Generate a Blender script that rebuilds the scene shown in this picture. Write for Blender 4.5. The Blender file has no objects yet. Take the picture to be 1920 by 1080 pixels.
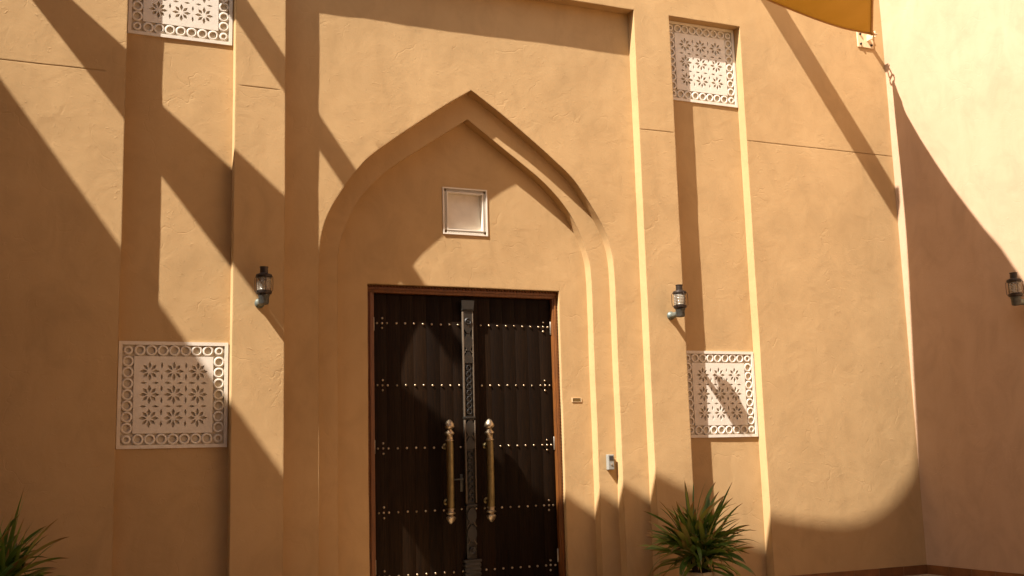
import bpy, bmesh, math, random
from mathutils import Vector, Matrix, noise, geometry
random.seed(7)
scene = bpy.context.scene
COL = scene.collection

# ---------------------------------------------------------------- camera
cam_d = bpy.data.cameras.new("camera")
cam = bpy.data.objects.new("camera", cam_d)
COL.objects.link(cam)
YAW, PITCH, ROLL = math.radians(23.71297), math.radians(8.98587), math.radians(-1.59692)
cy, sy, cp, sp = math.cos(YAW), math.sin(YAW), math.cos(PITCH), math.sin(PITCH)
fwd = Vector((sy * cp, cy * cp, sp))
r0 = Vector((cy, -sy, 0))
u0 = r0.cross(fwd)
right = r0 * math.cos(ROLL) + u0 * math.sin(ROLL)
up = u0 * math.cos(ROLL) - r0 * math.sin(ROLL)
cam.matrix_world = Matrix(((right.x, up.x, -fwd.x, 0.0), (right.y, up.y, -fwd.y, -10.4084),
                           (right.z, up.z, -fwd.z, 1.45), (0, 0, 0, 1)))
cam_d.sensor_width = 36.0
cam_d.lens = 36.0 * 2063.47 / 1920.0
cam_d.clip_start = 0.05
cam_d.clip_end = 500.0
scene.camera = cam

# ---------------------------------------------------------------- light
KX, KZ = 0.372 / 0.145, 0.502 / 0.145           # how far a shadow moves right / down per metre of depth
to_sun = Vector((-KX, -1.0, KZ)).normalized()
SUN_EL = math.asin(to_sun.z)
SUN_AZ = math.atan2(to_sun.x, to_sun.y)

world = bpy.data.worlds.new("World")
scene.world = world
world.use_nodes = True
wn = world.node_tree
sky = wn.nodes.new("ShaderNodeTexSky")
sky.sky_type = 'NISHITA'
sky.sun_disc = False
sky.sun_elevation = SUN_EL
sky.sun_rotation = SUN_AZ
sky.dust_density = 5.0
sky.ozone_density = 0.3
wn.links.new(sky.outputs[0], wn.nodes["Background"].inputs[0])
wn.nodes["Background"].inputs[1].default_value = 0.05

sun_d = bpy.data.lights.new("sun", 'SUN')
sun_d.energy = 5.0
sun_d.angle = math.radians(0.53)
sun_d.color = (1.0, 0.92, 0.84)
sun = bpy.data.objects.new("sun", sun_d)
COL.objects.link(sun)
sun.rotation_euler = to_sun.to_track_quat('Z', 'Y').to_euler()
sun.location = (-20, -10, 30)

vs = scene.view_settings
vs.view_transform = 'Standard'
vs.look = 'None'
vs.gamma = 1.0
vs.use_curve_mapping = False
vs.exposure = 1.5
scene.cycles.max_bounces = 8
scene.cycles.diffuse_bounces = 4
scene.cycles.caustics_reflective = False
scene.cycles.caustics_refractive = False
scene.cycles.use_denoising = True


# ---------------------------------------------------------------- materials
def new_mat(name):
    m = bpy.data.materials.new(name)
    m.use_nodes = True
    nt = m.node_tree
    return m, nt, nt.nodes, nt.links, nt.nodes["Principled BSDF"]


def tex_noise(N, L, coord, scale, detail=4.0, rough=0.55, stretch=None, distort=0.0, rot=None):
    n = N.new("ShaderNodeTexNoise")
    n.inputs["Scale"].default_value = scale
    n.inputs["Detail"].default_value = detail
    n.inputs["Roughness"].default_value = rough
    n.inputs["Distortion"].default_value = distort
    if stretch or rot:
        mp = N.new("ShaderNodeMapping")
        if stretch:
            mp.inputs["Scale"].default_value = stretch
        if rot:
            mp.inputs["Rotation"].default_value = rot
        L.new(coord, mp.inputs[0])
        L.new(mp.outputs[0], n.inputs["Vector"])
    else:
        L.new(coord, n.inputs["Vector"])
    return n.outputs["Fac"]


def ramp(N, L, fac, stops):
    r = N.new("ShaderNodeValToRGB")
    e = r.color_ramp.elements
    while len(e) < len(stops):
        e.new(0.5)
    for el, (p, c) in zip(e, stops):
        el.position = p
        el.color = (c[0], c[1], c[2], 1)
    L.new(fac, r.inputs[0])
    return r.outputs[0]


def mixc(N, L, fac, a, b, mode='MIX'):
    m = N.new("ShaderNodeMix")
    m.data_type = 'RGBA'
    m.blend_type = mode
    for sock, v in ((m.inputs[0], fac), (m.inputs[6], a), (m.inputs[7], b)):
        if hasattr(v, "links"):
            L.new(v, sock)
        elif isinstance(v, (int, float)):
            sock.default_value = v
        else:
            sock.default_value = (v[0], v[1], v[2], 1)
    return m.outputs[2]


def madd(N, L, a, k, b=0.0):
    m = N.new("ShaderNodeMath")
    m.operation = 'MULTIPLY_ADD'
    L.new(a, m.inputs[0])
    m.inputs[1].default_value = k
    if hasattr(b, "links"):
        L.new(b, m.inputs[2])
    else:
        m.inputs[2].default_value = b
    return m.outputs[0]


def plaster(name, base, bump=1.0, bevel=0.016):
    m, nt, N, L, bs = new_mat(name)
    pos = N.new("ShaderNodeNewGeometry").outputs["Position"]
    b = Vector(base)
    dark = b * 0.835
    light = Vector((min(1, b.x * 1.08), min(1, b.y * 1.10), min(1, b.z * 1.14)))
    big = tex_noise(N, L, pos, 0.55, 3, 0.6, distort=0.6)
    mid = tex_noise(N, L, pos, 2.6, 5, 0.62, stretch=(1.0, 1.0, 0.7), distort=1.2)
    c1 = ramp(N, L, big, [(0.32, dark), (0.66, light)])
    c2 = ramp(N, L, mid, [(0.30, dark * 0.97), (0.52, b), (0.75, light)])
    col = mixc(N, L, 0.5, c1, c2)
    # faint dust runs down the wall
    run = tex_noise(N, L, pos, 1.0, 3, 0.6, stretch=(5.0, 5.0, 0.35))
    rc = ramp(N, L, run, [(0.36, (0.90, 0.87, 0.83)), (0.56, (1, 1, 1))])
    col = mixc(N, L, 0.18, col, rc, 'MULTIPLY')
    L.new(col, bs.inputs["Base Color"])
    bs.inputs["Roughness"].default_value = 0.92
    bs.inputs["Specular IOR Level"].default_value = 0.15
    # trowel relief: broad waves, hand strokes, grit
    t2 = tex_noise(N, L, pos, 3.6, 4, 0.52, distort=0.9)
    t3 = ramp(N, L, tex_noise(N, L, pos, 17.0, 4, 0.62, distort=2.2), [(0.60, (0, 0, 0)), (0.80, (1, 1, 1))])
    vo = N.new("ShaderNodeTexVoronoi")
    vo.feature = 'DISTANCE_TO_EDGE'
    vo.inputs["Scale"].default_value = 1.1
    wob = N.new("ShaderNodeVectorMath")
    wob.operation = 'MULTIPLY_ADD'
    nv = N.new("ShaderNodeTexNoise")
    nv.inputs["Scale"].default_value = 2.4
    nv.inputs["Detail"].default_value = 3
    L.new(pos, nv.inputs["Vector"])
    L.new(nv.outputs["Color"], wob.inputs[0])
    wob.inputs[1].default_value = (0.9, 0.9, 0.9)
    L.new(pos, wob.inputs[2])
    L.new(wob.outputs[0], vo.inputs["Vector"])
    crack = ramp(N, L, vo.outputs["Distance"], [(0.0, (0, 0, 0)), (0.010, (1, 1, 1))])
    gate = ramp(N, L, nv.outputs["Fac"], [(0.50, (1, 1, 1)), (0.58, (0, 0, 0))])
    crack = mixc(N, L, 1.0, crack, gate, 'LIGHTEN')
    h = madd(N, L, t2, 0.0046)
    bt = N.new("ShaderNodeRGBToBW")
    L.new(t3, bt.inputs[0])
    h = madd(N, L, bt.outputs[0], 0.0024, h)
    bw = N.new("ShaderNodeRGBToBW")
    L.new(crack, bw.inputs[0])
    h = madd(N, L, bw.outputs[0], 0.0011, h)
    bp = N.new("ShaderNodeBump")
    bp.inputs["Strength"].default_value = bump
    bp.inputs["Distance"].default_value = 1.0
    L.new(h, bp.inputs["Height"])
    if bevel:
        bv = N.new("ShaderNodeBevel")
        bv.samples = 2
        bv.inputs["Radius"].default_value = bevel
        L.new(bv.outputs[0], bp.inputs["Normal"])
    L.new(bp.outputs[0], bs.inputs["Normal"])
    return m


def simple(name, base, rough=0.6, metal=0.0, var=0.18, scale=12.0, bump=0.0, spec=0.4, stretch=None, bscale=60.0):
    m, nt, N, L, bs = new_mat(name)
    tc = N.new("ShaderNodeTexCoord").outputs["Object"]
    b = Vector(base)
    f = tex_noise(N, L, tc, scale, 5, 0.6, stretch=stretch)
    L.new(ramp(N, L, f, [(0.3, b * (1 - var)), (0.7, Vector([min(1, v * (1 + var)) for v in b]))]), bs.inputs["Base Color"])
    rr = ramp(N, L, f, [(0.3, (min(1, rough * 1.12),) * 3), (0.7, (rough * 0.88,) * 3)])
    L.new(rr, bs.inputs["Roughness"])
    bs.inputs["Metallic"].default_value = metal
    bs.inputs["Specular IOR Level"].default_value = spec
    if bump:
        g = tex_noise(N, L, tc, bscale, 4, 0.6, stretch=stretch)
        bp = N.new("ShaderNodeBump")
        bp.inputs["Strength"].default_value = 1.0
        bp.inputs["Distance"].default_value = bump
        L.new(g, bp.inputs["Height"])
        L.new(bp.outputs[0], bs.inputs["Normal"])
    return m


M = {}
M['plaster'] = plaster("ochre_plaster", (0.45, 0.296, 0.138))
M['side'] = plaster("pale_ochre_plaster", (0.475, 0.318, 0.200), bump=0.8, bevel=0)
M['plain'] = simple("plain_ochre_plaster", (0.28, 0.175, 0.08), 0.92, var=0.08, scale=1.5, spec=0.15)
M['border'] = simple("dark_carved_ground", (0.13, 0.085, 0.04), 0.8, var=0.2, scale=20, spec=0.15)
M['white'] = simple("white_carved_plaster", (0.66, 0.60, 0.50), 0.85, var=0.07, scale=9, bump=0.0008, spec=0.15)
M['backing'] = simple("shade_tinted_backing", (0.53, 0.45, 0.33), 0.9, var=0.1, scale=8, bump=0.0008, spec=0.1)  # tan tint puts recess shade and bounce into the white plaster's colour
M['wood'] = simple("dark_door_wood", (0.0105, 0.0050, 0.0018), 0.6, var=0.5, scale=5, bump=0.0008, spec=0.08,
                   stretch=(14, 14, 0.7), bscale=10)
M['frame'] = simple("red_brown_frame_wood", (0.125, 0.042, 0.007), 0.5, var=0.35, scale=6, bump=0.001, spec=0.4,
                    stretch=(10, 10, 1), bscale=14)
M['astragal'] = simple("weathered_dark_wood", (0.012, 0.0098, 0.0066), 0.48, var=0.3, scale=14, bump=0.0008, spec=0.45)
M['rail'] = simple("painted_sunlit_edge", (0.10, 0.075, 0.05), 0.5, var=0.2, scale=14, spec=0.3)  # paler tone paints in the sunlight on the rails; scrolls share it
M['stud'] = simple("worn_brass_stud", (0.50, 0.40, 0.27), 0.36, 1.0, var=0.15, scale=20)
M['brass'] = simple("aged_brass", (0.19, 0.15, 0.07), 0.45, 1.0, var=0.2, scale=16, bump=0.0004)
M['brass_knob'] = simple("pale_aged_brass", (0.42, 0.35, 0.24), 0.42, 1.0, var=0.2, scale=24)
M['iron'] = simple("brown_lantern_metal", (0.038, 0.027, 0.020), 0.45, 0.5, var=0.3, scale=30)
M['holder'] = simple("dark_cast_metal", (0.07, 0.07, 0.06), 0.45, 0.5, var=0.35, scale=25, bump=0.001)
M['verdigris'] = simple("grey_green_cast_metal", (0.15, 0.17, 0.145), 0.5, 0.5, var=0.35, scale=25, bump=0.001)
M['steel'] = simple("galvanised_steel", (0.45, 0.40, 0.32), 0.4, 0.9, var=0.15, scale=30)
M['cream_metal'] = simple("cream_painted_plate", (0.66, 0.50, 0.30), 0.5, 0.0, var=0.1, scale=20)
M['grey_box'] = simple("grey_plastic", (0.24, 0.24, 0.21), 0.5, 0.0, var=0.08)
M['dark'] = simple("dark_plastic", (0.03, 0.03, 0.03), 0.5)
M['grout'] = simple("tile_grout", (0.34, 0.24, 0.15), 0.9, var=0.15, scale=30)
M['tile'] = simple("brown_glazed_tile", (0.17, 0.07, 0.025), 0.35, var=0.25, scale=7, bump=0.0006)
M['pot'] = simple("cream_planter", (0.42, 0.37, 0.26), 0.75, var=0.12, scale=9, bump=0.001)
M['soil'] = simple("dark_soil", (0.02, 0.013, 0.008), 0.95, var=0.4, scale=60, bump=0.006)
M['bulb'] = simple("frosted_bulb", (0.85, 0.8, 0.7), 0.4, var=0.03)


def vary_by_object(m, lo=0.45, hi=1.05):
    """each piece a little more or less tarnished"""
    nt = m.node_tree
    bs = nt.nodes["Principled BSDF"]
    src = bs.inputs["Base Color"].links[0].from_socket
    oi = nt.nodes.new("ShaderNodeObjectInfo")
    r = ramp(nt.nodes, nt.links, oi.outputs["Random"], [(0.0, (lo, lo * 0.96, lo * 0.9)), (0.6, (hi * 0.9,) * 3), (1.0, (hi,) * 3)])
    nt.links.new(mixc(nt.nodes, nt.links, 1.0, src, r, 'MULTIPLY'), bs.inputs["Base Color"])


vary_by_object(M['stud'])
vary_by_object(M['wood'], 0.62, 1.25)
vary_by_object(M['tile'], 0.75, 1.15)


def fabric():
    m, nt, N, L, bs = new_mat("ochre_shade_cloth")
    tc = N.new("ShaderNodeTexCoord").outputs["Object"]
    f = tex_noise(N, L, tc, 3, 5)
    c = ramp(N, L, f, [(0.3, (0.40, 0.26, 0.075)), (0.7, (0.46, 0.30, 0.09))])
    L.new(c, bs.inputs["Base Color"])
    bs.inputs["Roughness"].default_value = 0.9
    bs.inputs["Specular IOR Level"].default_value = 0.1
    tr = N.new("ShaderNodeBsdfTranslucent")
    tr.inputs["Color"].default_value = (0.50, 0.31, 0.045, 1)
    mx = N.new("ShaderNodeMixShader")
    mx.inputs[0].default_value = 0.42
    L.new(bs.outputs[0], mx.inputs[1])
    L.new(tr.outputs[0], mx.inputs[2])
    L.new(mx.outputs[0], N["Material Output"].inputs[0])
    return m


M['sail'] = fabric()
M['hem'] = simple("sail_webbing", (0.36, 0.19, 0.055), 0.85, var=0.12, scale=20)


def glass():
    """ribbed lens glass: part clear, part scattering, part mirror"""
    m, nt, N, L, bs = new_mat("lantern_glass")
    tc = N.new("ShaderNodeTexCoord").outputs["Object"]
    w = N.new("ShaderNodeTexWave")
    w.bands_direction = 'Z'
    w.inputs["Scale"].default_value = 16
    L.new(tc, w.inputs["Vector"])
    bp = N.new("ShaderNodeBump")
    bp.inputs["Distance"].default_value = 0.005
    L.new(w.outputs["Fac"], bp.inputs["Height"])
    bs.inputs["Base Color"].default_value = (0.50, 0.46, 0.38, 1)
    bs.inputs["Roughness"].default_value = 0.08
    bs.inputs["Specular IOR Level"].default_value = 0.9
    L.new(bp.outputs[0], bs.inputs["Normal"])
    tr = N.new("ShaderNodeBsdfTransparent")
    tr.inputs["Color"].default_value = (0.86, 0.80, 0.68, 1)
    mx = N.new("ShaderNodeMixShader")
    mx.inputs[0].default_value = 0.34
    L.new(tr.outputs[0], mx.inputs[1])
    L.new(bs.outputs[0], mx.inputs[2])
    L.new(mx.outputs[0], N["Material Output"].inputs[0])
    return m


M['glass'] = glass()


def leaf_mat():
    m, nt, N, L, bs = new_mat("strap_leaf")
    tc = N.new("ShaderNodeTexCoord")
    uv = tc.outputs["UV"]
    sx = N.new("ShaderNodeSeparateXYZ")
    L.new(uv, sx.inputs[0])
    oi = N.new("ShaderNodeObjectInfo")
    g = ramp(N, L, oi.outputs["Random"], [(0.0, (0.055, 0.12, 0.018)), (0.5, (0.12, 0.205, 0.028)), (0.82, (0.22, 0.28, 0.045)), (1.0, (0.36, 0.29, 0.10))])
    a = N.new("ShaderNodeMath")
    a.operation = 'ADD'
    L.new(sx.outputs[1], a.inputs[0])
    b = N.new("ShaderNodeMath")
    b.operation = 'MULTIPLY'
    L.new(oi.outputs["Random"], b.inputs[0])
    b.inputs[1].default_value = 0.12
    L.new(b.outputs[0], a.inputs[1])
    tip = ramp(N, L, a.outputs[0], [(0.88, (0, 0, 0)), (1.05, (1, 1, 1))])
    bwn = N.new("ShaderNodeRGBToBW")
    L.new(tip, bwn.inputs[0])
    c = mixc(N, L, bwn.outputs[0], g, (0.30, 0.17, 0.055))
    st = tex_noise(N, L, uv, 8, 3, stretch=(9, 0.6, 1))
    c = mixc(N, L, 0.5, c, ramp(N, L, st, [(0.3, (0.75, 0.75, 0.75)), (0.7, (1, 1, 1))]), 'MULTIPLY')
    L.new(c, bs.inputs["Base Color"])
    bs.inputs["Roughness"].default_value = 0.42
    bs.inputs["Specular IOR Level"].default_value = 0.45
    tr = N.new("ShaderNodeBsdfTranslucent")
    L.new(c, tr.inputs["Color"])
    mx = N.new("ShaderNodeMixShader")
    mx.inputs[0].default_value = 0.32
    L.new(bs.outputs[0], mx.inputs[1])
    L.new(tr.outputs[0], mx.inputs[2])
    L.new(mx.outputs[0], N["Material Output"].inputs[0])
    return m


M['leaf'] = leaf_mat()


def paving():
    m, nt, N, L, bs = new_mat("sandstone_paving")
    pos = N.new("ShaderNodeNewGeometry").outputs["Position"]
    br = N.new("ShaderNodeTexBrick")
    br.inputs["Scale"].default_value = 1.0
    br.inputs["Brick Width"].default_value = 0.6
    br.inputs["Row Height"].default_value = 0.6
    br.inputs["Mortar Size"].default_value = 0.006
    br.inputs["Color1"].default_value = (0.37, 0.25, 0.14, 1)
    br.inputs["Color2"].default_value = (0.33, 0.225, 0.125, 1)
    br.inputs["Mortar"].default_value = (0.14, 0.11, 0.08, 1)
    L.new(pos, br.inputs["Vector"])
    n = tex_noise(N, L, pos, 5, 5)
    c = mixc(N, L, 0.5, br.outputs["Color"], ramp(N, L, n, [(0.3, (0.8, 0.8, 0.8)), (0.7, (1, 1, 1))]), 'MULTIPLY')
    L.new(c, bs.inputs["Base Color"])
    bs.inputs["Roughness"].default_value = 0.7
    return m


M['paving'] = paving()


# ---------------------------------------------------------------- helpers
def tag(o, label=None, cat=None, group=None, kind=None):
    if label:
        o["label"] = label
    if cat:
        o["category"] = cat
    if group:
        o["group"] = group
    if kind:
        o["kind"] = kind
    return o


def empty(name, loc=(0, 0, 0), label=None, cat=None, group=None, rot=None):
    o = bpy.data.objects.new(name, None)
    o.empty_display_size = 0.2
    o.location = loc
    if rot:
        o.rotation_euler = rot
    COL.objects.link(o)
    return tag(o, label, cat, group)


def link(name, me, mat, parent=None, loc=None, rot=None):
    o = bpy.data.objects.new(name, me)
    if mat and not me.materials:
        me.materials.append(M[mat])
    COL.objects.link(o)
    if parent:
        o.parent = parent
    if loc:
        o.location = loc
    if rot:
        o.rotation_euler = rot
    return o


def finish(bm, name, smooth=None):
    bmesh.ops.recalc_face_normals(bm, faces=bm.faces[:])
    me = bpy.data.meshes.new(name)
    bm.to_mesh(me)
    bm.free()
    if smooth is not None:
        for p in me.polygons:
            p.use_smooth = True
        me.set_sharp_from_angle(angle=math.radians(smooth))
    return me


def add_box(bm, x0, x1, y0, y1, z0, z1, bev=0.0):
    v = [bm.verts.new((x, y, z)) for x in (x0, x1) for y in (y0, y1) for z in (z0, z1)]
    fs = [bm.faces.new([v[i] for i in q]) for q in
          ((0, 1, 3, 2), (4, 6, 7, 5), (0, 4, 5, 1), (2, 3, 7, 6), (0, 2, 6, 4), (1, 5, 7, 3))]
    if bev:
        es = list({e for f in fs for e in f.edges})
        bmesh.ops.bevel(bm, geom=es, offset=bev, segments=2, affect='EDGES', profile=0.5)


def box(name, x0, x1, y0, y1, z0, z1, mat, parent=None, bev=0.0):
    bm = bmesh.new()
    add_box(bm, x0, x1, y0, y1, z0, z1, bev)
    return link(name, finish(bm, name), mat, parent)


def add_lathe(bm, prof, seg=16, centre=(0, 0, 0), axis='Z'):
    rings = []
    for r, t in prof:
        ring = []
        for k in range(seg):
            a = 2 * math.pi * k / seg
            p = (r * math.cos(a), r * math.sin(a), t)
            if axis == 'Y':
                p = (p[0], p[2], p[1])
            elif axis == 'X':
                p = (p[2], p[0], p[1])
            ring.append(bm.verts.new((p[0] + centre[0], p[1] + centre[1], p[2] + centre[2])))
        rings.append(ring)
    for a, b in zip(rings, rings[1:]):
        for k in range(seg):
            bm.faces.new((a[k], a[(k + 1) % seg], b[(k + 1) % seg], b[k]))
    bm.faces.new(rings[0][::-1])
    bm.faces.new(rings[-1])


def add_tube(bm, pts, r, seg=8, closed=False):
    pts = [Vector(p) for p in pts]
    n = len(pts)
    rings = []
    for i, p in enumerate(pts):
        if closed:
            t = (pts[(i + 1) % n] - pts[i - 1]).normalized()
        else:
            t = (pts[min(i + 1, n - 1)] - pts[max(i - 1, 0)]).normalized()
        ref = Vector((0, 0, 1)) if abs(t.z) < 0.9 else Vector((1, 0, 0))
        a = t.cross(ref).normalized()
        b = t.cross(a)
        rr = r[i] if isinstance(r, (list, tuple)) else r
        rings.append([bm.verts.new(p + (a * math.cos(2 * math.pi * k / seg) + b * math.sin(2 * math.pi * k / seg)) * rr)
                      for k in range(seg)])
    pairs = list(zip(rings, rings[1:])) + ([(rings[-1], rings[0])] if closed else [])
    for p, q in pairs:
        for k in range(seg):
            bm.faces.new((p[k], p[(k + 1) % seg], q[(k + 1) % seg], q[k]))
    if not closed:
        bm.faces.new(rings[0][::-1])
        bm.faces.new(rings[-1])


def add_plate(bm, outline, holes, y0, y1):
    """polygon in x-z (with holes), front at y0 and back at y1"""
    polys = [[Vector((x, z, 0)) for x, z in outline]] + [[Vector((x, z, 0)) for x, z in h] for h in holes]
    tris = geometry.tessellate_polygon(polys)
    flat = [p for poly in polys for p in poly]
    fr = [bm.verts.new((p.x, y0, p.y)) for p in flat]
    bk = [bm.verts.new((p.x, y1, p.y)) for p in flat]
    for t in tris:
        if len(set(t)) == 3:
            bm.faces.new([fr[i] for i in t])
            bm.faces.new([bk[i] for i in t][::-1])
    k = 0
    for poly in polys:
        n = len(poly)
        for i in range(n):
            a, b = k + i, k + (i + 1) % n
            bm.faces.new((fr[a], fr[b], bk[b], bk[a]))
        k += n


def slice_grid(bm, step, x0, x1, z0, z1, axis='x'):
    def cut(co, no):
        bmesh.ops.bisect_plane(bm, geom=bm.verts[:] + bm.edges[:] + bm.faces[:], plane_co=co, plane_no=no, dist=1e-5)
    n = int((x1 - x0) / step)
    for i in range(1, n):
        c = x0 + (x1 - x0) * i / n
        cut((c, 0, 0) if axis == 'x' else (0, c, 0), (1, 0, 0) if axis == 'x' else (0, 1, 0))
    n = int((z1 - z0) / step)
    for i in range(1, n):
        cut((0, 0, z0 + (z1 - z0) * i / n), (0, 0, 1))


def wobble(bm, amp=0.004):
    for v in bm.verts:
        p = v.co
        q = Vector((p.x * 1.1, p.y * 1.1 + 3.1, p.z * 1.1))
        d = noise.noise_vector(q) * amp + noise.noise_vector(p * 3.3 + Vector((9, 2, 5))) * (amp * 0.5) + noise.noise_vector(p * 7.0) * (amp * 0.3)
        v.co = p + Vector((d.x, d.y, d.z * 0.8))


# ---------------------------------------------------------------- ground
bm = bmesh.new()
v = [bm.verts.new(p) for p in ((-60, -60, 0), (60, -60, 0), (60, 60, 0), (-60, 60, 0))]
bm.faces.new(v)
tag(link("ground", finish(bm, "ground"), 'paving'), kind="structure")

# ---------------------------------------------------------------- the portal building
D0, D1, D2, DN = 0.145, 0.275, 0.405, 0.135     # depths of recess, arch step, tympanum, side niches
ZT = 6.553
TOP = 8.60
N1, P1, P2, N2, XR = (0.702, 1.702), (1.702, 2.189), (6.200, 6.668), (6.668, 7.661), 9.872
house = empty("portal_building", (4.2, 0, 0), "ochre plastered building front with a pointed arch portal and two tall side niches", "building")
house_inv = Matrix.Translation((-4.2, 0, 0))


def part(name, bm, mat, parent, smooth=40):
    """mesh in world coordinates, hung under a parent that stands away from the origin"""
    base = parent
    off = Vector((0, 0, 0))
    while base is not None:
        off += base.location
        base = base.parent
    bmesh.ops.translate(bm, verts=bm.verts[:], vec=-off)
    return link(name, finish(bm, name, smooth), mat, parent)


# front wall with the three openings cut out of it
bm = bmesh.new()
outl = [(-6.0, -0.05), (N1[0], -0.05), (N1[0], ZT), (N1[1], ZT), (N1[1], -0.05), (P1[1], -0.05), (P1[1], ZT), (P2[0], ZT),
        (P2[0], -0.05), (P2[1], -0.05), (P2[1], ZT), (N2[1], ZT), (N2[1], -0.05), (XR + 0.3, -0.05), (XR + 0.3, TOP), (-6.0, TOP)]
add_plate(bm, outl, [], 0.0, 0.42)
slice_grid(bm, 0.10, -6.0, XR + 0.3, -0.05, TOP)
for zc in (5.128, 5.131, 5.135, 5.138):
    bmesh.ops.bisect_plane(bm, geom=bm.verts[:] + bm.edges[:] + bm.faces[:], plane_co=(0, 0, zc), plane_no=(0, 0, 1), dist=1e-5)
for vtx in bm.verts:                                   # the plaster day-joint scored into the wall at 5.13 m
    x, z = vtx.co.x, vtx.co.z
    if vtx.co.y < 0.01 and 5.130 < z < 5.136:
        for a, b in ((-6, 0.52), (1.76, 2.10), (6.23, 6.63), (7.74, 9.80)):
            if a < x < b:
                vtx.co.y += 0.007
wobble(bm)
part("wall", bm, 'plaster', house)

for a, b in (N1, N2):
    bm = bmesh.new()
    m_ = (a + b) / 2
    cut = [[(m_ - 0.48, z - 0.48), (m_ - 0.48, z + 0.48), (m_ + 0.48, z + 0.48), (m_ + 0.48, z - 0.48)] for z in (2.148, 6.064)]
    add_plate(bm, [(a - 0.004, -0.05), (b + 0.004, -0.05), (b + 0.004, ZT + 0.004), (a - 0.004, ZT + 0.004)], cut, DN, 0.41)
    slice_grid(bm, 0.10, a, b, -0.05, ZT)
    wobble(bm)
    part("niche_back", bm, 'plaster', house)

CX = 4.220


def arch(prof, z_low):
    pts = [(CX - x, z) for x, z in prof]
    pts = pts + [(CX + x, z) for x, z in prof[::-1][1:]]
    return [(CX - prof[0][0], z_low)] + pts + [(CX + prof[0][0], z_low)]


def smooth_prof(ctrl, n=10):
    """Catmull-Rom through the half profile (springing to apex)"""
    out = []
    P = [Vector(c) for c in ctrl]
    for i in range(len(P) - 1):
        p0, p1, p2, p3 = P[max(i - 1, 0)], P[i], P[i + 1], P[min(i + 2, len(P) - 1)]
        for k in range(n):
            t = k / n
            q = 0.5 * ((2 * p1) + (-p0 + p2) * t + (2 * p0 - 5 * p1 + 4 * p2 - p3) * t * t + (-p0 + 3 * p1 - 3 * p2 + p3) * t ** 3)
            out.append((q.x, q.y))
    out.append(tuple(P[-1]))
    return out


OUTER = smooth_prof([(1.660, 3.40), (1.648, 3.66), (1.600, 3.87), (1.525, 4.04), (1.425, 4.205), (1.335, 4.335), (1.170, 4.545), (0.950, 4.730), (0.655, 4.958), (0.285, 5.228), (0.0, 5.415)], 5)
INNER = smooth_prof([(1.438, 3.40), (1.424, 3.62), (1.362, 3.84), (1.255, 4.07), (1.160, 4.215), (1.020, 4.375), (0.840, 4.535), (0.640, 4.678), (0.320, 4.905), (0.0, 5.130)], 5)


def layer(name, inner, y0, y1, outer_rect):
    x0, x1, z1 = outer_rect
    a = arch(inner, -0.05)
    poly = [(x0, -0.05), a[0]] + a[1:-1] + [a[-1], (x1, -0.05), (x1, z1), (x0, z1)]
    bm = bmesh.new()
    add_plate(bm, poly, [], y0, y1)
    slice_grid(bm, 0.10, x0, x1, -0.05, z1)
    wobble(bm)
    return part(name, bm, 'plaster', house, 32)


layer("portal_recess", OUTER, D0, 0.41, (P1[1] - 0.004, P2[0] + 0.004, ZT + 0.004))
layer("arch_step", INNER, D1, 0.412, (CX - 1.75, CX + 1.75, 5.6))
DOOR = (3.128, 5.312, 3.305)
bm = bmesh.new()
add_plate(bm, [(CX - 1.55, -0.05), (DOOR[0], -0.05), (DOOR[0], DOOR[2]), (DOOR[1], DOOR[2]), (DOOR[1], -0.05), (CX + 1.55, -0.05),
               (CX + 1.55, 5.4), (CX - 1.55, 5.4)],
          [[(3.970, 3.878), (3.970, 4.382), (4.474, 4.382), (4.474, 3.878)]], D2, 0.9)
slice_grid(bm, 0.10, CX - 1.55, CX + 1.55, -0.05, 5.4)
wobble(bm)
part("tympanum", bm, 'plaster', house)
bm = bmesh.new()
add_box(bm, -6.0, XR + 0.3, 0.9, 1.3, -0.05, TOP - 0.3)
part("back_wall", bm, 'plaster', house)


def skirting(parent, along, start, end, fixed, front):
    sk = empty("skirting", (0, 0, 0))
    sk.parent = parent
    off = parent.location
    n = max(1, round((end - start) / 0.342))
    bm = bmesh.new()
    if along == 'x':
        add_box(bm, start, end, fixed - 0.008, fixed + 0.004, 0.0, 0.104)
    else:
        add_box(bm, fixed - 0.008, fixed + 0.004, start, end, 0.0, 0.104)
    bmesh.ops.translate(bm, verts=bm.verts[:], vec=-off)
    link("grout", finish(bm, "grout"), 'grout', sk)
    w = (end - start) / n
    me = None
    for i in range(n):
        if me is None:
            bm = bmesh.new()
            if along == 'x':
                add_box(bm, 0.0025, w - 0.0025, -0.012, 0.006, 0.0, 0.108, 0.002)
            else:
                add_box(bm, -0.012, 0.006, 0.0025, w - 0.0025, 0.0, 0.108, 0.002)
            me = finish(bm, "tile")
        p = Vector((start + i * w, fixed, 0)) if along == 'x' else Vector((fixed, start + i * w, 0))
        link("tile", me, 'tile', sk, p - off)


skirting(house, 'x', N2[1] + 0.01, XR - 0.001, 0.0, -1)
skirting(house, 'x', P2[0] + 0.01, P2[1] - 0.01, 0.0, -1)
skirting(house, 'x', P1[0] + 0.01, P1[1] - 0.01, 0.0, -1)
skirting(house, 'x', -2.7, N1[0] - 0.01, 0.0, -1)

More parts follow.
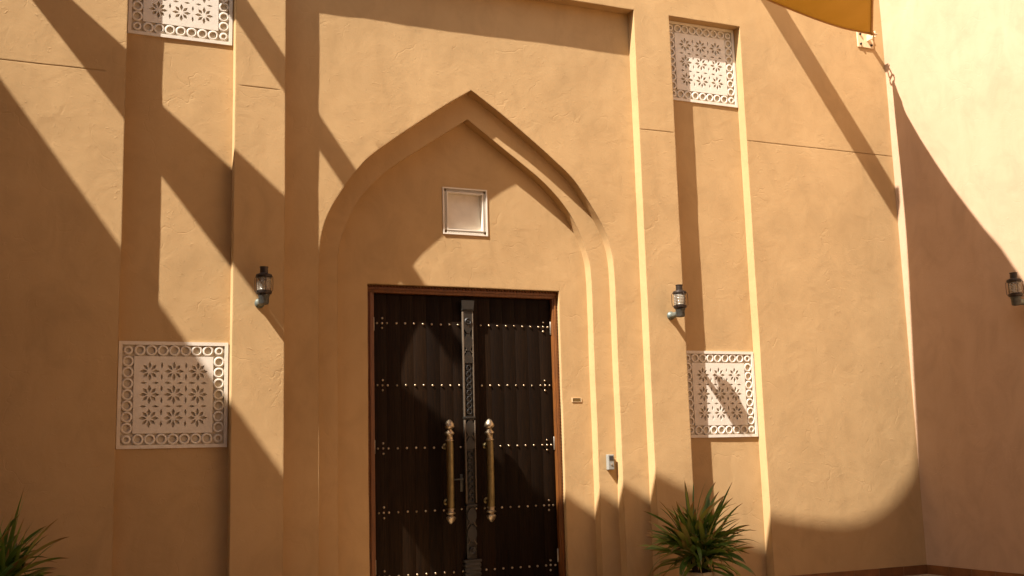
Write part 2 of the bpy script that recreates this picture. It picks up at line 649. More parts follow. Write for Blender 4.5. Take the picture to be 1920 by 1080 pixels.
# rain spouts high on the parapet (their shadows fall across the wall)
for xb, a, b, ln in ((0.29, 0.15, 0.16, 1.0), (7.42, 0.19, 0.20, 0.985)):
    bm = bmesh.new()
    t = 0.025
    fall = 0.20
    def sec(w):
        z = 8.0 - fall * w
        return [(xb - a / 2, -w, z - b / 2), (xb + a / 2, -w, z - b / 2), (xb + a / 2, -w, z + b / 2), (xb + a / 2 - t, -w, z + b / 2),
                (xb + a / 2 - t, -w, z - b / 2 + t), (xb - a / 2 + t, -w, z - b / 2 + t), (xb - a / 2 + t, -w, z + b / 2), (xb - a / 2, -w, z + b / 2)]
    s0 = [bm.verts.new(p) for p in sec(-0.1)]
    s1 = [bm.verts.new(p) for p in sec(ln)]
    for i in range(8):
        bm.faces.new((s0[i], s0[(i + 1) % 8], s1[(i + 1) % 8], s1[i]))
    bm.faces.new(s0)
    bm.faces.new(s1)
    part("rain_spout", bm, 'plaster', house)

# ---------------------------------------------------------------- the other courtyard walls, the rear one added for the light
sw = empty("side_wall", (XR, -6, 0), "bright sunlit plaster wall meeting the portal front at the right corner", "wall")
bm = bmesh.new()
yA, yB = 0.0, -16.0
prof = [(yA, -0.05), (yA, TOP), (yB, TOP), (yB, -0.05)]
add_plate(bm, [(-y, z) for y, z in prof], [], 0.0, 0.4)
slice_grid(bm, 0.2, 0.0, 16.0, -0.05, TOP)
for vtx in bm.verts:
    x, y, z = vtx.co
    vtx.co = (XR + y, -x, z)
wobble(bm)
part("wall", bm, 'side', sw)
skirting(sw, 'y', -16.0, -0.0125, XR, -1)

lw = empty("wing_wall", (-3.1, -8, 0), "tall ochre plaster wing wall closing the courtyard on the left", "wall")
bm = bmesh.new()
q = [(-2.90, -0.02), (-2.90 - 0.093 * 17, -17.0), (-3.3 - 0.093 * 17, -17.0), (-3.30, -0.02)]
lo = [bm.verts.new((x, y, -0.05)) for x, y in q]
hi = [bm.verts.new((x, y, 8.52)) for x, y in q]
for i in range(4):
    bm.faces.new((lo[i], lo[(i + 1) % 4], hi[(i + 1) % 4], hi[i]))
bm.faces.new(lo)
bm.faces.new(hi)
part("wall", bm, 'plain', lw)
bw_ = empty("added_rear_wall", (4, -17.4, 0), "unseen ochre plaster wall opposite the portal, added to bounce warm light and block sky", "wall")
bm = bmesh.new()
add_box(bm, -4.9, XR + 0.4, -17.6, -17.1, -0.05, TOP)  # added out of view, full height to hide low sky and return warm light
part("wall", bm, 'plain', bw_)


# ---------------------------------------------------------------- carved screens in the niches
def petal(cx, cz, ang, r_in, r_out, hw):
    c, s = math.cos(ang), math.sin(ang)
    rm = r_in + (r_out - r_in) * 0.52
    pts = []
    for r, w in ((r_in, 0), (rm - 0.35 * (rm - r_in), 0.72), (rm, 1), (rm + 0.45 * (r_out - rm), 0.62), (r_out, 0), (rm + 0.45 * (r_out - rm), -0.62), (rm, -1), (rm - 0.35 * (rm - r_in), -0.72)):
        pts.append((cx + c * r - s * w * hw, cz + s * r + c * w * hw))
    return pts


def screen_meshes():
    T = 0.018
    # rosette plate
    holes = []
    P = 0.214
    for i in (-1, 0, 1):
        for j in (-1, 0, 1):
            for k in range(8):
                holes.append(petal(i * P, j * P, k * math.pi / 4, 0.019, 0.088 if k % 2 == 0 else 0.081, 0.0155))
    for i in (-0.5, 0.5):
        for j in (-1, 0, 1):
            for s in (-1, 1):
                cz = j * P + s * 0.053
                holes.append(petal(i * P, cz, math.pi / 2, -0.030, 0.030, 0.0105))
                holes.append(petal(cz, i * P, 0, -0.030, 0.030, 0.0105))
    h = 0.352
    bm = bmesh.new()
    add_plate(bm, [(-h, -h), (h, -h), (h, h), (-h, h)], holes, -T, 0.0)
    plate = finish(bm, "rosette_plate")
    # outer frame
    o, i = 0.487, 0.455
    bm = bmesh.new()
    add_plate(bm, [(-o, -o), (o, -o), (o, o), (-o, o)], [[(-i, -i), (-i, i), (i, i), (i, -i)]], -T - 0.004, 0.0)
    frame = finish(bm, "screen_frame")

    def ring(ro, ri):
        bm = bmesh.new()
        n = 20
        R = []
        for r, y in ((ro, 0.0), (ro, -T + 0.003), (ro - 0.004, -T), (ri + 0.003, -T), (ri, -T + 0.003), (ri, 0.0)):
            R.append([bm.verts.new((r * math.cos(2 * math.pi * k / n), y, r * math.sin(2 * math.pi * k / n))) for k in range(n)])
        for a, b in zip(R, R[1:]):
            for k in range(n):
                bm.faces.new((a[k], a[(k + 1) % n], b[(k + 1) % n], b[k]))
        return finish(bm, "ring", 40)
    return plate, frame, ring(0.0506, 0.0325), ring(0.041, 0.022)


PLATE, FRAME, RING, RING_S = screen_meshes()


def screen(x, z, label):
    y0 = DN + 0.008
    t = empty("carved_screen", (x, y0, z), label, "screen", "carved white screens in the niches")
    bm = bmesh.new()
    add_box(bm, -0.479, 0.479, 0.001, 0.012, -0.479, 0.479)
    link("backing", finish(bm, "backing"), 'backing', t)
    link("screen_frame", FRAME, 'white', t)
    link("rosette_plate", PLATE, 'white', t)
    for i in range(-4, 5):
        for j in range(-4, 5):
            if max(abs(i), abs(j)) == 4:
                corner = abs(i) == 4 and abs(j) == 4
                link("ring", RING_S if corner else RING, 'white', t, (i * 0.1012, 0, j * 0.1012))
    return t


NC1, NC2 = (N1[0] + N1[1]) / 2, (N2[0] + N2[1]) / 2
screen(NC1, 2.148, "white carved rosette screen low in the left niche, mostly in shade")
screen(NC1, 6.064, "white carved rosette screen high in the left niche, cut off by the picture top")
screen(NC2, 2.148, "white carved rosette screen low in the right niche, crossed by the lantern shadow")
screen(NC2, 6.062, "white carved rosette screen at the top of the right niche")

# ---------------------------------------------------------------- framed plaque over the door
pq = empty("wall_plaque", (4.222, D2, 4.130), "square white plaque with a carved border on the wall above the door", "plaque")


def rect_ring(o, i, y0, y1):
    bm = bmesh.new()
    add_plate(bm, [(-o, -o), (o, -o), (o, o), (-o, o)], [[(-i, -i), (-i, i), (i, i), (i, -i)]], y0, y1)
    return bm


link("outer_rim", finish(rect_ring(0.257, 0.243, -0.012, 0.02), "outer_rim"), 'white', pq)
link("inner_rim", finish(rect_ring(0.211, 0.199, -0.009, 0.06), "inner_rim"), 'white', pq)
bm = bmesh.new()
add_plate(bm, [(-0.2425, -0.2425), (0.2425, -0.2425), (0.2425, 0.2425), (-0.2425, 0.2425)], [[(-0.2105, -0.2105), (-0.2105, 0.2105), (0.2105, 0.2105), (0.2105, -0.2105)]], 0.004, 0.02)
link("border_ground", finish(bm, "border_ground"), 'border', pq)
bm = bmesh.new()
add_box(bm, -0.1985, 0.1985, 0.045, 0.06, -0.1985, 0.1985)
link("panel_face", finish(bm, "panel_face"), 'white', pq)
bm = bmesh.new()
n = 17
for side in range(4):
    for k in range(n):
        s = -0.227 + 0.454 * k / (n - 1)
        for sg in (-1, 1):
            w = 0.454 / (n - 1)
            p0, p1 = Vector((s - w / 2, -0.002, 0.227 - sg * 0.014)), Vector((s + w / 2, -0.002, 0.227 + sg * 0.014))
            if k in (0, n - 1):
                continue
            R = Matrix.Rotation(side * math.pi / 2, 3, 'Y')
            add_tube(bm, [R @ p0, R @ p1], 0.0042, 4)
o = link("carved_border", finish(bm, "carved_border"), 'white', pq)
o["kind"] = "stuff"

# ---------------------------------------------------------------- the door
YF, YL = 0.462, 0.512        # frame front, leaf front
dr = empty("double_door", (4.233, YL, 0), "dark studded wooden double door with brass bar handles in the arched portal", "door")


def dpart(name, bm, mat, parent=dr, smooth=40):
    return part(name, bm, mat, parent, smooth)


fr = empty("door_frame", (0, 0, 0))
fr.parent = dr
for nm, x0, x1 in (("jamb", DOOR[0] + 0.002, 3.212), ("jamb", 5.252, DOOR[1] - 0.002)):
    bm = bmesh.new()
    add_box(bm, x0, x1, YF, 0.60, 0.0, 3.222, 0.004)
    xm = (x0 + x1) / 2
    add_box(bm, xm - 0.010, xm + 0.016, YF - 0.012, YF + 0.002, 0.0, 3.222, 0.004)
    dpart(nm, bm, 'frame', fr)
bm = bmesh.new()
add_box(bm, DOOR[0] + 0.002, DOOR[1] - 0.002, YF, 0.60, 3.224, DOOR[2] - 0.002, 0.004)
add_box(bm, DOOR[0] + 0.002, DOOR[1] - 0.002, YF - 0.014, YF + 0.002, 3.255, 3.280, 0.004)
dpart("lintel", bm, 'frame', fr)


def bead_row(p0, p1, n):
    bm = bmesh.new()
    for i in range(n):
        p = Vector(p0).lerp(Vector(p1), (i + 0.5) / n)
        bmesh.ops.create_icosphere(bm, subdivisions=1, radius=0.0125, matrix=Matrix.Translation(p))
    o = dpart("beading", bm, 'frame', fr)
    o["kind"] = "stuff"


bead_row((5.298, YF - 0.003, 0.02), (5.298, YF - 0.003, 3.22), 92)
bead_row((3.142, YF - 0.003, 0.02), (3.142, YF - 0.003, 3.22), 92)
bead_row((3.14, YF - 0.003, 3.293), (5.30, YF - 0.003, 3.293), 62)

bm = bmesh.new()
prof = [(0.0120, 0.0), (0.0120, -0.003), (0.0105, -0.008), (0.007, -0.0115), (0.0025, -0.013)]
add_lathe(bm, prof, 12, axis='Y')
STUD = finish(bm, "stud", 60)
ROWS = [2.912, 2.267, 1.622, 0.980, 0.352]
LEAVES = ((3.214, 4.232, 3.312, 1), (4.234, 5.250, 5.157, -1))
for x0, x1, xc, sgn in LEAVES:
    leaf = empty("door_leaf", (0, 0, 0))
    leaf.parent = dr
    npl = 7
    w = (x1 - x0) / npl
    for i in range(npl):
        bm = bmesh.new()
        dy = random.uniform(0, 0.002)
        add_box(bm, x0 + i * w + 0.0006, x0 + (i + 1) * w - 0.0006, YL + dy, 0.565, 0.012, 3.218, 0.0012)
        dpart("plank", bm, 'wood', leaf)
    for zr in ROWS:
        pts = [(xc, zr), (xc - 0.055, zr), (xc + 0.055, zr), (xc, zr + 0.052), (xc, zr - 0.052)]
        pts += [(xc + sgn * (0.153 + 0.0985 * k), zr) for k in range(8)]
        for px, pz in pts:
            j = random.uniform(-0.003, 0.003)
            o = link("stud", STUD, 'stud', leaf, (px - 4.233 + j, 0, pz + random.uniform(-0.002, 0.002)))
    # hinge knuckles on the outer edge
    for zr in (2.90, 1.64, 0.45):
        bm = bmesh.new()
        xh = x0 + 0.004 if sgn > 0 else x1 - 0.004
        add_lathe(bm, [(0.009, -0.07), (0.010, -0.068), (0.010, 0.068), (0.009, 0.07)], 10, (xh, YL - 0.006, zr))
        dpart("hinge", bm, 'steel', leaf)

# carved cover strip between the leaves
ast = empty("cover_strip", (0, 0, 0))
ast.parent = dr
XA, HW = 4.246, 0.060
YS = YL - 0.060             # face of the strip


def prism(bm, pts, y0, y1):
    add_plate(bm, pts, [], y0, y1)


bm = bmesh.new()
add_box(bm, XA - HW + 0.006, XA + HW - 0.006, YS + 0.022, YL + 0.01, 0.46, 3.17, 0.003)
dpart("strip_core", bm, 'astragal', ast)


def astr(name, pts, y0=YS, y1=YS + 0.023):
    bm = bmesh.new()
    prism(bm, [(XA + x, z) for x, z in pts], y0, y1)
    return dpart(name, bm, 'astragal', ast)


def lozenge(z0, z1):
    zc = (z0 + z1) / 2
    astr("lozenge", [(-0.014, z0), (0.014, z0), (0.050, zc - 0.030), (0.050, zc + 0.030), (0.014, z1), (-0.014, z1), (-0.050, zc + 0.030), (-0.050, zc - 0.030)])
    for s in (-1, 1):
        bm = bmesh.new()
        pts = []
        for k in range(7):
            a = k / 6
            pts.append((XA + s * (0.052 - 0.036 * a), YS + 0.004, z0 + 0.002 + (a ** 1.6) * 0.060 - 0.03))
        add_tube(bm, pts, 0.0042, 6)
        dpart("scroll", bm, 'rail', ast)


def side_rails(z0, z1):
    for s in (-1, 1):
        bm = bmesh.new()
        xa = XA + s * (HW - 0.006)
        add_box(bm, xa - 0.006, xa + 0.006, YS - 0.002, YS + 0.03, z0, z1, 0.002)
        dpart("edge_rail", bm, 'rail', ast)


def chain(z0, z1, n):
    for k in range(n):
        zc = z0 + (k + 0.5) * (z1 - z0) / n
        bm = bmesh.new()
        r = 0.027
        add_tube(bm, [(XA + r * math.cos(a * math.pi / 8), YS + 0.012, zc + r * math.sin(a * math.pi / 8)) for a in range(16)], 0.0085, 6, True)
        dpart("ring", bm, 'astragal', ast)


def band(z, h=0.022, hw=HW):
    bm = bmesh.new()
    add_box(bm, XA - hw, XA + hw, YS - 0.008, YL, z - h / 2, z + h / 2, 0.003)
    dpart("band", bm, 'astragal', ast)


def rosette(z):
    bm = bmesh.new()
    add_lathe(bm, [(0.040, 0.012), (0.040, -0.004), (0.030, -0.012), (0.022, -0.006), (0.012, -0.004), (0.008, -0.014), (0.002, -0.017)], 18, (XA, YS, z), 'Y')
    dpart("rosette", bm, 'astragal', ast)


astr("capital", [(-0.062, 3.075), (0.062, 3.075), (0.072, 3.17), (-0.072, 3.17)], YS - 0.014, YL)
band(3.068, 0.018, 0.066)
astr("block", [(-0.056, 3.055), (0.056, 3.055), (0.056, 2.88), (0.014, 2.82), (-0.014, 2.82), (-0.056, 2.88)])
rosette(2.945)
lozenge(2.63, 2.81)
astr("block", [(-0.014, 2.62), (0.014, 2.62), (0.050, 2.56), (0.050, 2.50), (-0.050, 2.50), (-0.050, 2.56)])
side_rails(1.935, 3.05)
chain(1.955, 2.48, 8)
band(1.925)
lozenge(1.73, 1.905)
astr("block", [(-0.014, 1.72), (0.014, 1.72), (0.050, 1.66), (0.050, 1.60), (-0.050, 1.60), (-0.050, 1.66)])
side_rails(1.04, 1.90)
chain(1.05, 1.58, 8)
band(1.015)
lozenge(0.83, 0.99)
lozenge(0.65, 0.815)
rosette(0.555)
for k in range(10):
    band(0.455 - k * 0.045, 0.026, 0.098 if k == 0 else 0.090)
bm = bmesh.new()
add_box(bm, XA - 0.082, XA + 0.082, YS - 0.002, YL, 0.012, 0.45, 0.003)
dpart("base_block", bm, 'astragal', ast)
# lock escutcheon with its little lever beside the strip
bm = bmesh.new()
add_box(bm, XA - 0.105, XA - 0.070, YL - 0.012, YL + 0.002, 1.16, 1.34, 0.004)
add_tube(bm, [(XA - 0.088, YL - 0.01, 1.29), (XA - 0.088, YL - 0.05, 1.29), (XA - 0.10, YL - 0.055, 1.29), (XA - 0.19, YL - 0.055, 1.285)], 0.008, 8)
dpart("lock_plate", bm, 'holder', dr)

# bar handles
for xh in (3.985, 4.432):
    hd = empty("handle", (0, 0, 0))
    hd.parent = dr
    yh = YL - 0.135
    bm = bmesh.new()
    add_lathe(bm, [(0.036, 1.00), (0.039, 1.02), (0.040, 1.4), (0.039, 1.66), (0.036, 1.68)], 18, (xh, yh, 0))
    dpart("bar", bm, 'brass', hd)
    for s, z in ((1, 1.68), (-1, 1.00)):
        bm = bmesh.new()
        pr = [(0.030, 0.0), (0.036, 0.006), (0.036, 0.014), (0.029, 0.020), (0.028, 0.055), (0.034, 0.066), (0.043, 0.078), (0.040, 0.090), (0.022, 0.112), (0.020, 0.122)]
        if s > 0:
            pr += [(0.034, 0.130), (0.043, 0.146), (0.043, 0.160), (0.038, 0.182), (0.026, 0.206), (0.012, 0.222), (0.003, 0.228)]
        else:
            pr = [(r, t * 0.62) for r, t in pr] + [(0.034, 0.082), (0.042, 0.094), (0.040, 0.108), (0.028, 0.132), (0.012, 0.152), (0.003, 0.160)]
        add_lathe(bm, [(r * 1.2, z + s * t) for r, t in pr], 18, (xh, yh, 0))
        dpart("finial", bm, 'brass_knob', hd)
    for z in (1.63, 1.06):
        bm = bmesh.new()
        add_lathe(bm, [(0.032, YL + 0.002), (0.032, YL - 0.012), (0.018, YL - 0.022), (0.015, YL - 0.06), (0.015, yh)], 14, (xh, 0, z), 'Y')
        dpart("standoff", bm, 'brass', hd)


# ---------------------------------------------------------------- lanterns
def lantern(loc, rot, label):
    """stands proud of a wall whose outward normal is local -Y"""
    t = empty("wall_lantern", loc, label, "lantern", "wall lanterns", (0, 0, rot))
    t.scale = (0.86, 0.86, 0.86)
    yb = -0.238
    bm = bmesh.new()
    add_lathe(bm, [(0.056, 0.0), (0.056, -0.012), (0.048, -0.024), (0.037, -0.036), (0.035, -0.08)], 18, (0, 0, -0.004), 'Y')
    add_tube(bm, [(0, -0.06, -0.004), (0, -0.11, -0.006), (0, -0.16, -0.004), (0, yb + 0.03, 0.0), (0, yb, 0.002)], [0.037, 0.037, 0.039, 0.044, 0.044], 14)
    link("bracket", finish(bm, "bracket", 50), 'verdigris', t)
    bm = bmesh.new()
    add_lathe(bm, [(0.030, -0.052), (0.050, -0.046), (0.056, -0.034), (0.057, 0.030), (0.064, 0.040), (0.064, 0.056)], 20, (0, yb, 0))
    link("lamp_holder", finish(bm, "lamp_holder", 40), 'holder', t)
    bm = bmesh.new()
    add_lathe(bm, [(0.050, 0.052), (0.078, 0.062), (0.084, 0.072), (0.084, 0.098), (0.072, 0.104)], 24, (0, yb, 0))
    link("lower_collar", finish(bm, "lower_collar", 40), 'iron', t)
    bm = bmesh.new()
    n = 28
    R = []
    for r, z in ((0.072, 0.100), (0.078, 0.125), (0.079, 0.19), (0.078, 0.232), (0.072, 0.245), (0.066, 0.245), (0.072, 0.23), (0.073, 0.19), (0.072, 0.125), (0.066, 0.100)):
        R.append([bm.verts.new((r * math.cos(2 * math.pi * k / n), yb + r * math.sin(2 * math.pi * k / n), z)) for k in range(n)])
    for a, b in zip(R, R[1:] + [R[0]]):
        for k in range(n):
            bm.faces.new((a[k], a[(k + 1) % n], b[(k + 1) % n], b[k]))
    link("glass_cylinder", finish(bm, "glass_cylinder", 60), 'glass', t)
    bm = bmesh.new()
    add_lathe(bm, [(0.016, 0.10), (0.018, 0.13), (0.030, 0.155), (0.034, 0.18), (0.028, 0.205), (0.010, 0.222)], 14, (0, yb, 0))
    link("bulb", finish(bm, "bulb", 60), 'bulb', t)
    bm = bmesh.new()
    add_lathe(bm, [(0.070, 0.240), (0.086, 0.246), (0.090, 0.258), (0.084, 0.278), (0.050, 0.290), (0.044, 0.296), (0.043, 0.352), (0.047, 0.356), (0.047, 0.364), (0.035, 0.366)], 24, (0, yb, 0))
    link("cap", finish(bm, "cap", 40), 'iron', t)
    for k in range(6):
        a = math.pi / 6 + k * math.pi / 3
        c, s = math.cos(a), math.sin(a)
        bm = bmesh.new()
        pts = [(0.084 * c, yb + 0.084 * s, 0.080), (0.100 * c, yb + 0.100 * s, 0.100), (0.102 * c, yb + 0.102 * s, 0.180), (0.100 * c, yb + 0.100 * s, 0.245), (0.086 * c, yb + 0.086 * s, 0.262)]
        add_tube(bm, pts, 0.0036, 6)
        link("guard_wire", finish(bm, "guard_wire", 60), 'iron', t)
    return t


lantern((1.955, 0.0, 3.005), 0, "brown ship style wall lantern on the pilaster left of the portal")
lantern((6.488, 0.0, 3.010), 0, "brown ship style wall lantern in full sun right of the portal")
lantern((XR, -1.85, 3.005), -math.pi / 2, "brown ship style wall lantern on the side wall, cut by the right picture edge")

# ---------------------------------------------------------------- small fittings
t = empty("name_plate", (5.484, D2, 2.103), "small rectangular metal plate on the wall beside the door frame", "plate")
bm = bmesh.new()
add_box(bm, -0.056, 0.056, -0.006, 0.004, -0.019, 0.019, 0.002)
link("plate", finish(bm, "plate"), 'brass', t)
link("rim", finish(rect_ring(0.058, 0.050, -0.008, 0.003), "rim"), 'cream_metal', t).scale = (1.0, 1.0, 0.38)

t = empty("door_buzzer", (5.787, D1, 1.420), "small grey entry buzzer box on the arch step right of the door", "buzzer")
bm = bmesh.new()
add_box(bm, -0.036, 0.036, -0.052, 0.004, -0.082, 0.082, 0.006)
link("housing", finish(bm, "housing"), 'grey_box', t)
bm = bmesh.new()
add_box(bm, -0.024, 0.024, -0.056, -0.050, 0.020, 0.066, 0.002)
link("reader_face", finish(bm, "reader_face"), 'dark', t)
bm = bmesh.new()
add_lathe(bm, [(0.010, -0.050), (0.010, -0.057), (0.007, -0.059)], 12, (0, 0, -0.025), 'Y')
link("button", finish(bm, "button"), 'steel', t)


# ---------------------------------------------------------------- shade sail
def from_shadow(vx, vz, z):
    """point at height z whose shadow falls at (vx, vz) on the wall plane y = 0"""
    w = (z - vz) / KZ
    return Vector((vx - KX * w, -w, z))


E1 = [Vector((-1.35, -0.12, 7.35))] + [from_shadow(*p) for p in (
    (-0.45, 6.33, 7.28), (0.19, 5.78, 7.20), (1.37, 4.76, 7.08), (2.18, 4.05, 7.0), (2.75, 3.60, 6.95), (4.28, 2.47, 6.82), (5.00, 2.00, 6.77),
    (5.86, 1.45, 6.70), (6.59, 1.08, 6.65), (7.66, 0.74, 6.57), (8.45, 0.60, 6.52), (8.9, 0.60, 6.49), (9.25, 0.71, 6.47), (9.66, 0.98, 6.44), (9.86, 1.25, 6.42),
    (9.95, 1.60, 6.40), (10.04, 2.19, 6.38), (10.15, 2.92, 6.38), (10.23, 3.62, 6.40), (10.22, 4.42, 6.46), (10.19, 5.05, 6.53), (10.17, 5.68, 6.60))]
RC = E1[-1]
TC = Vector((-2.0, -11.5, 8.6))
E2 = [E1[0], Vector((-1.31, -0.47, 7.35)), Vector((-1.24, -0.9, 7.35)), Vector((-1.22, -1.4, 7.36)), Vector((-1.05, -4, 7.6)), Vector((-1.2, -8, 8.1)), TC]
E3 = [RC, Vector((9.30, -0.43, 6.52)), Vector((8.97, -0.80, 6.475)), Vector((8.41, -1.45, 6.51)), Vector((7.92, -2.05, 6.58)), Vector((7.30, -2.75, 6.75)), Vector((5.0, -5.1, 7.15)),
      Vector((1.5, -8.6, 7.9)), TC]


def resample(P, n):
    out = []
    D = [0.0]
    dense = []
    for i in range(len(P) - 1):
        p0, p1, p2, p3 = P[max(i - 1, 0)], P[i], P[i + 1], P[min(i + 2, len(P) - 1)]
        for k in range(12):
            t = k / 12
            dense.append(0.5 * ((2 * p1) + (-p0 + p2) * t + (2 * p0 - 5 * p1 + 4 * p2 - p3) * t * t + (-p0 + 3 * p1 - 3 * p2 + p3) * t ** 3))
    dense.append(P[-1])
    for a, b in zip(dense, dense[1:]):
        D.append(D[-1] + (b - a).length)
    j = 0
    for i in range(n + 1):
        s = D[-1] * i / n
        while j < len(D) - 2 and D[j + 1] < s:
            j += 1
        f = (s - D[j]) / max(1e-9, D[j + 1] - D[j])
        out.append(dense[j].lerp(dense[j + 1], min(1, f)))
    return out


NU, NV = 90, 40
e1, e2, e3 = resample(E1, NU), resample(E2, NV), resample(E3, NV)
sl = empty("shade_sail", tuple(RC), "taut ochre shade sail, its corner showing at the top right", "shade sail")
bm = bmesh.new()
G = []
for j in range(NV + 1):
    vv = j / NV
    row = []
    for i in range(NU + 1):
        uu = i / NU
        p = (1 - vv) * e1[i] + vv * TC + (1 - uu) * e2[j] + uu * e3[j] - ((1 - uu) * (1 - vv) * E1[0] + uu * (1 - vv) * RC + vv * TC)
        row.append(bm.verts.new(p))
    G.append(row)
for j in range(NV):
    for i in range(NU):
        bm.faces.new((G[j][i], G[j][i + 1], G[j + 1][i + 1], G[j + 1][i]))
bmesh.ops.remove_doubles(bm, verts=bm.verts[:], dist=0.002)
o = part("fabric", bm, 'sail', sl, 80)
sm = o.modifiers.new("thickness", 'SOLIDIFY')
sm.thickness = 0.004
for ed in (e1, e2, e3):
    bm = bmesh.new()
    add_tube(bm, ed, 0.016, 6)
    part("edge_hem", bm, 'hem', sl, 60)
# reinforced corner and its ring
bm = bmesh.new()
dirA, dirB = (e1[-4] - RC).normalized(), (e3[2] - RC).normalized()
nrm = dirA.cross(dirB).normalized()
a, b = RC + dirA * 0.30, RC + dirB * 0.30
tri = [bm.verts.new(p + nrm * s) for s in (-0.006, 0.006) for p in (RC, a, b)]
bm.faces.new(tri[:3])
bm.faces.new(tri[3:])
for i in range(3):
    bm.faces.new((tri[i], tri[(i + 1) % 3], tri[3 + (i + 1) % 3], tri[3 + i]))
part("corner_patch", bm, 'hem', sl)
ANC = Vector((9.605, -0.145, 6.66))
out = (ANC - RC).normalized()
sidev = out.cross(Vector((0, 0, 1))).normalized()
bm = bmesh.new()
c = RC + out * 0.02
add_tube(bm, [c + (out * math.cos(k * math.pi / 8) * 0.045 + sidev * math.sin(k * math.pi / 8) * 0.036) for k in range(16)], 0.009, 6, True)
part("corner_ring", bm, 'steel', sl)
bm = bmesh.new()
for s in (-1, 1):
    add_tube(bm, [RC + out * 0.05 + sidev * s * 0.018, RC.lerp(ANC, 0.5) + sidev * s * 0.022, ANC - out * 0.02 + sidev * s * 0.012], 0.008, 6)
add_tube(bm, [ANC - out * 0.02 - sidev * 0.035, ANC - out * 0.02 + sidev * 0.035], 0.010, 6)
add_tube(bm, [RC + out * 0.05 - sidev * 0.035, RC + out * 0.05 + sidev * 0.035], 0.010, 6)
part("shackle", bm, 'steel', sl)

br = empty("sail_bracket", (9.575, 0, 6.635), "cream bolted wall bracket holding the corner of the shade sail", "bracket")
bm = bmesh.new()
add_box(bm, -0.125, 0.125, -0.016, 0.004, -0.105, 0.105, 0.003)
link("base_plate", finish(bm, "base_plate"), 'cream_metal', br)
bm = bmesh.new()
add_box(bm, 0.018, 0.034, -0.17, -0.012, -0.02, 0.065, 0.004)
link("lug", finish(bm, "lug"), 'cream_metal', br)
bm = bmesh.new()
add_lathe(bm, [(0.016, -0.014), (0.016, -0.030), (0.012, -0.034)], 6, (0, 0, 0), 'Y')
BOLT = finish(bm, "bolt")
for bx, bz in ((-0.085, -0.065), (0.085, -0.065), (-0.085, 0.065), (0.085, 0.065)):
    link("bolt", BOLT, 'iron', br, (bx, 0, bz))
# far corners of the sail are held by posts
for nm, p, lab in (("sail_post", TC + Vector((-0.25, -0.35, 0)), "slim steel post holding the far corner of the shade sail"),):
    t = empty(nm, (p.x, p.y, 0), lab, "post")
    bm = bmesh.new()
    add_lathe(bm, [(0.09, 0.0), (0.09, 0.02), (0.06, 0.03), (0.06, p.z + 0.05), (0.04, p.z + 0.07)], 16)
    link("shaft", finish(bm, "shaft", 40), 'steel', t)


# ---------------------------------------------------------------- potted plants
def strap_leaf(length, width, lift, droop, twist):
    """ribbon leaf growing along local +X, bending under its own weight"""
    bm = bmesh.new()
    uvl = bm.loops.layers.uv.new("UVMap")
    n = 9
    rows = []
    p = Vector((0, 0, 0))
    ang = lift
    for i in range(n + 1):
        t = i / n
        w = width * (0.45 + 0.55 * min(1, t * 5)) * (1 - max(0, (t - 0.55) / 0.45) ** 2.2) + 0.001
        d = Vector((math.cos(ang), 0, math.sin(ang)))
        nn = Vector((-math.sin(ang), 0, math.cos(ang)))
        tw = twist * t
        s = (Vector((0, 1, 0)) * math.cos(tw) + nn * math.sin(tw))
        row = [bm.verts.new(p - s * w + nn * w * 0.35), bm.verts.new(p), bm.verts.new(p + s * w + nn * w * 0.35)]
        rows.append((row, t))
        p = p + d * (length / n)
        ang -= droop / n * (0.3 + 1.4 * t)
    for (a, ta), (b, tb) in zip(rows, rows[1:]):
        for k in range(2):
            f = bm.faces.new((a[k], a[k + 1], b[k + 1], b[k]))
            for lp, uv in zip(f.loops, ((k / 2, ta), ((k + 1) / 2, ta), ((k + 1) / 2, tb), (k / 2, tb))):
                lp[uvl].uv = uv
    me = bpy.data.meshes.new("leaf")
    bm.to_mesh(me)
    bm.free()
    for q in me.polygons:
        q.use_smooth = True
    me.materials.append(M['leaf'])
    return me


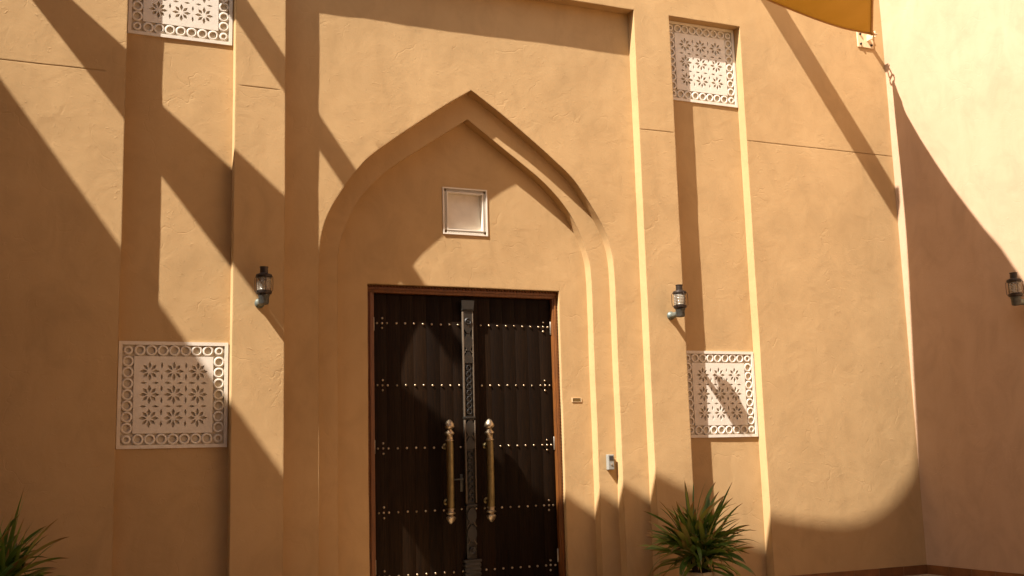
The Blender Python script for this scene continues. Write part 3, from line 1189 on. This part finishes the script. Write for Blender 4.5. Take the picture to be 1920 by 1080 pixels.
def potted_plant(loc, label, seed, rot, nleaf, hgt, sc):
    rnd = random.Random(seed)
    t = empty("potted_plant", loc, label, "plant", "potted plants flanking the portal", (0, 0, rot))
    bm = bmesh.new()
    z1, a0, a1 = hgt, 0.115, 0.140
    sec = [(a0, 0.0), (a1, z1 - 0.05), (a1 + 0.016, z1 - 0.05), (a1 + 0.016, z1), (a1 - 0.014, z1), (a1 - 0.018, z1 - 0.06)]
    R = [[bm.verts.new((x * a, y * a, z)) for x, y in ((-1, -1), (1, -1), (1, 1), (-1, 1))] for a, z in sec]
    for p, q in zip(R, R[1:]):
        for k in range(4):
            bm.faces.new((p[k], p[(k + 1) % 4], q[(k + 1) % 4], q[k]))
    bm.faces.new(R[0][::-1])
    bm.faces.new(R[-1])
    bmesh.ops.bevel(bm, geom=[e for e in bm.edges if abs(e.verts[0].co.z - e.verts[1].co.z) > 0.02 or True], offset=0.004, segments=1, affect='EDGES')
    pot = link("pot", finish(bm, "pot"), 'pot', t)
    bm = bmesh.new()
    bmesh.ops.create_grid(bm, x_segments=14, y_segments=14, size=a1 - 0.022)
    for vtx in bm.verts:
        vtx.co.z = z1 - 0.045 + 0.028 * noise.noise(vtx.co * 22) + 0.05 * max(0, 1 - vtx.co.xy.length / 0.14)
    link("soil", finish(bm, "soil", 60), 'soil', pot)
    crowns = [(0.0, 0.0, 0.20), (-0.12, 0.03, 0.22), (0.11, -0.02, 0.24), (0.02, 0.10, 0.30), (-0.06, -0.10, 0.14), (0.09, 0.07, 0.34), (-0.16, -0.05, 0.30)]
    for cx_, cy_, ch in crowns:
        bm = bmesh.new()
        add_tube(bm, [(cx_ * 0.6, cy_ * 0.6, z1 - 0.06), (cx_ * 0.8, cy_ * 0.8, z1 + ch * 0.5), (cx_, cy_, z1 + ch)], [0.02, 0.017, 0.012], 8)
        link("stem", finish(bm, "stem", 60), 'soil', t)
    for i in range(nleaf):
        cx_, cy_, ch = crowns[i % len(crowns)]
        az = i * 2.39996 + rnd.uniform(-0.3, 0.3)
        u = rnd.random()
        lift = math.radians(-12 + 94 * u ** 0.9)
        length = (0.30 + 0.30 * rnd.random()) * sc * (0.9 + 0.15 * u)
        droop = rnd.choice([0.2, 0.45, 0.8, 1.3]) * (1.15 - 0.6 * u)
        wid = rnd.uniform(0.015, 0.027) * sc
        if rnd.random() < 0.2:                      # thin, long, wind-bent ones
            length *= 1.2
            wid *= 0.45
            droop *= 1.5
        me = strap_leaf(length, wid, lift, droop, rnd.uniform(-1.1, 1.1))
        link("leaf", me, None, t, (cx_ + rnd.uniform(-0.02, 0.02), cy_ + rnd.uniform(-0.02, 0.02), z1 + ch * rnd.uniform(0.25, 1.0)), (rnd.uniform(-0.12, 0.12), 0, az))
    return t


potted_plant((6.24, -0.72, 0), "spiky green strap leaf plant in a cream planter right of the portal", 3, 0.32, 290, 0.315, 1.12)
potted_plant((-0.24, -0.72, 0), "dark spiky strap leaf plant in deep shade at the lower left", 11, 0.1, 290, 0.37, 1.14)
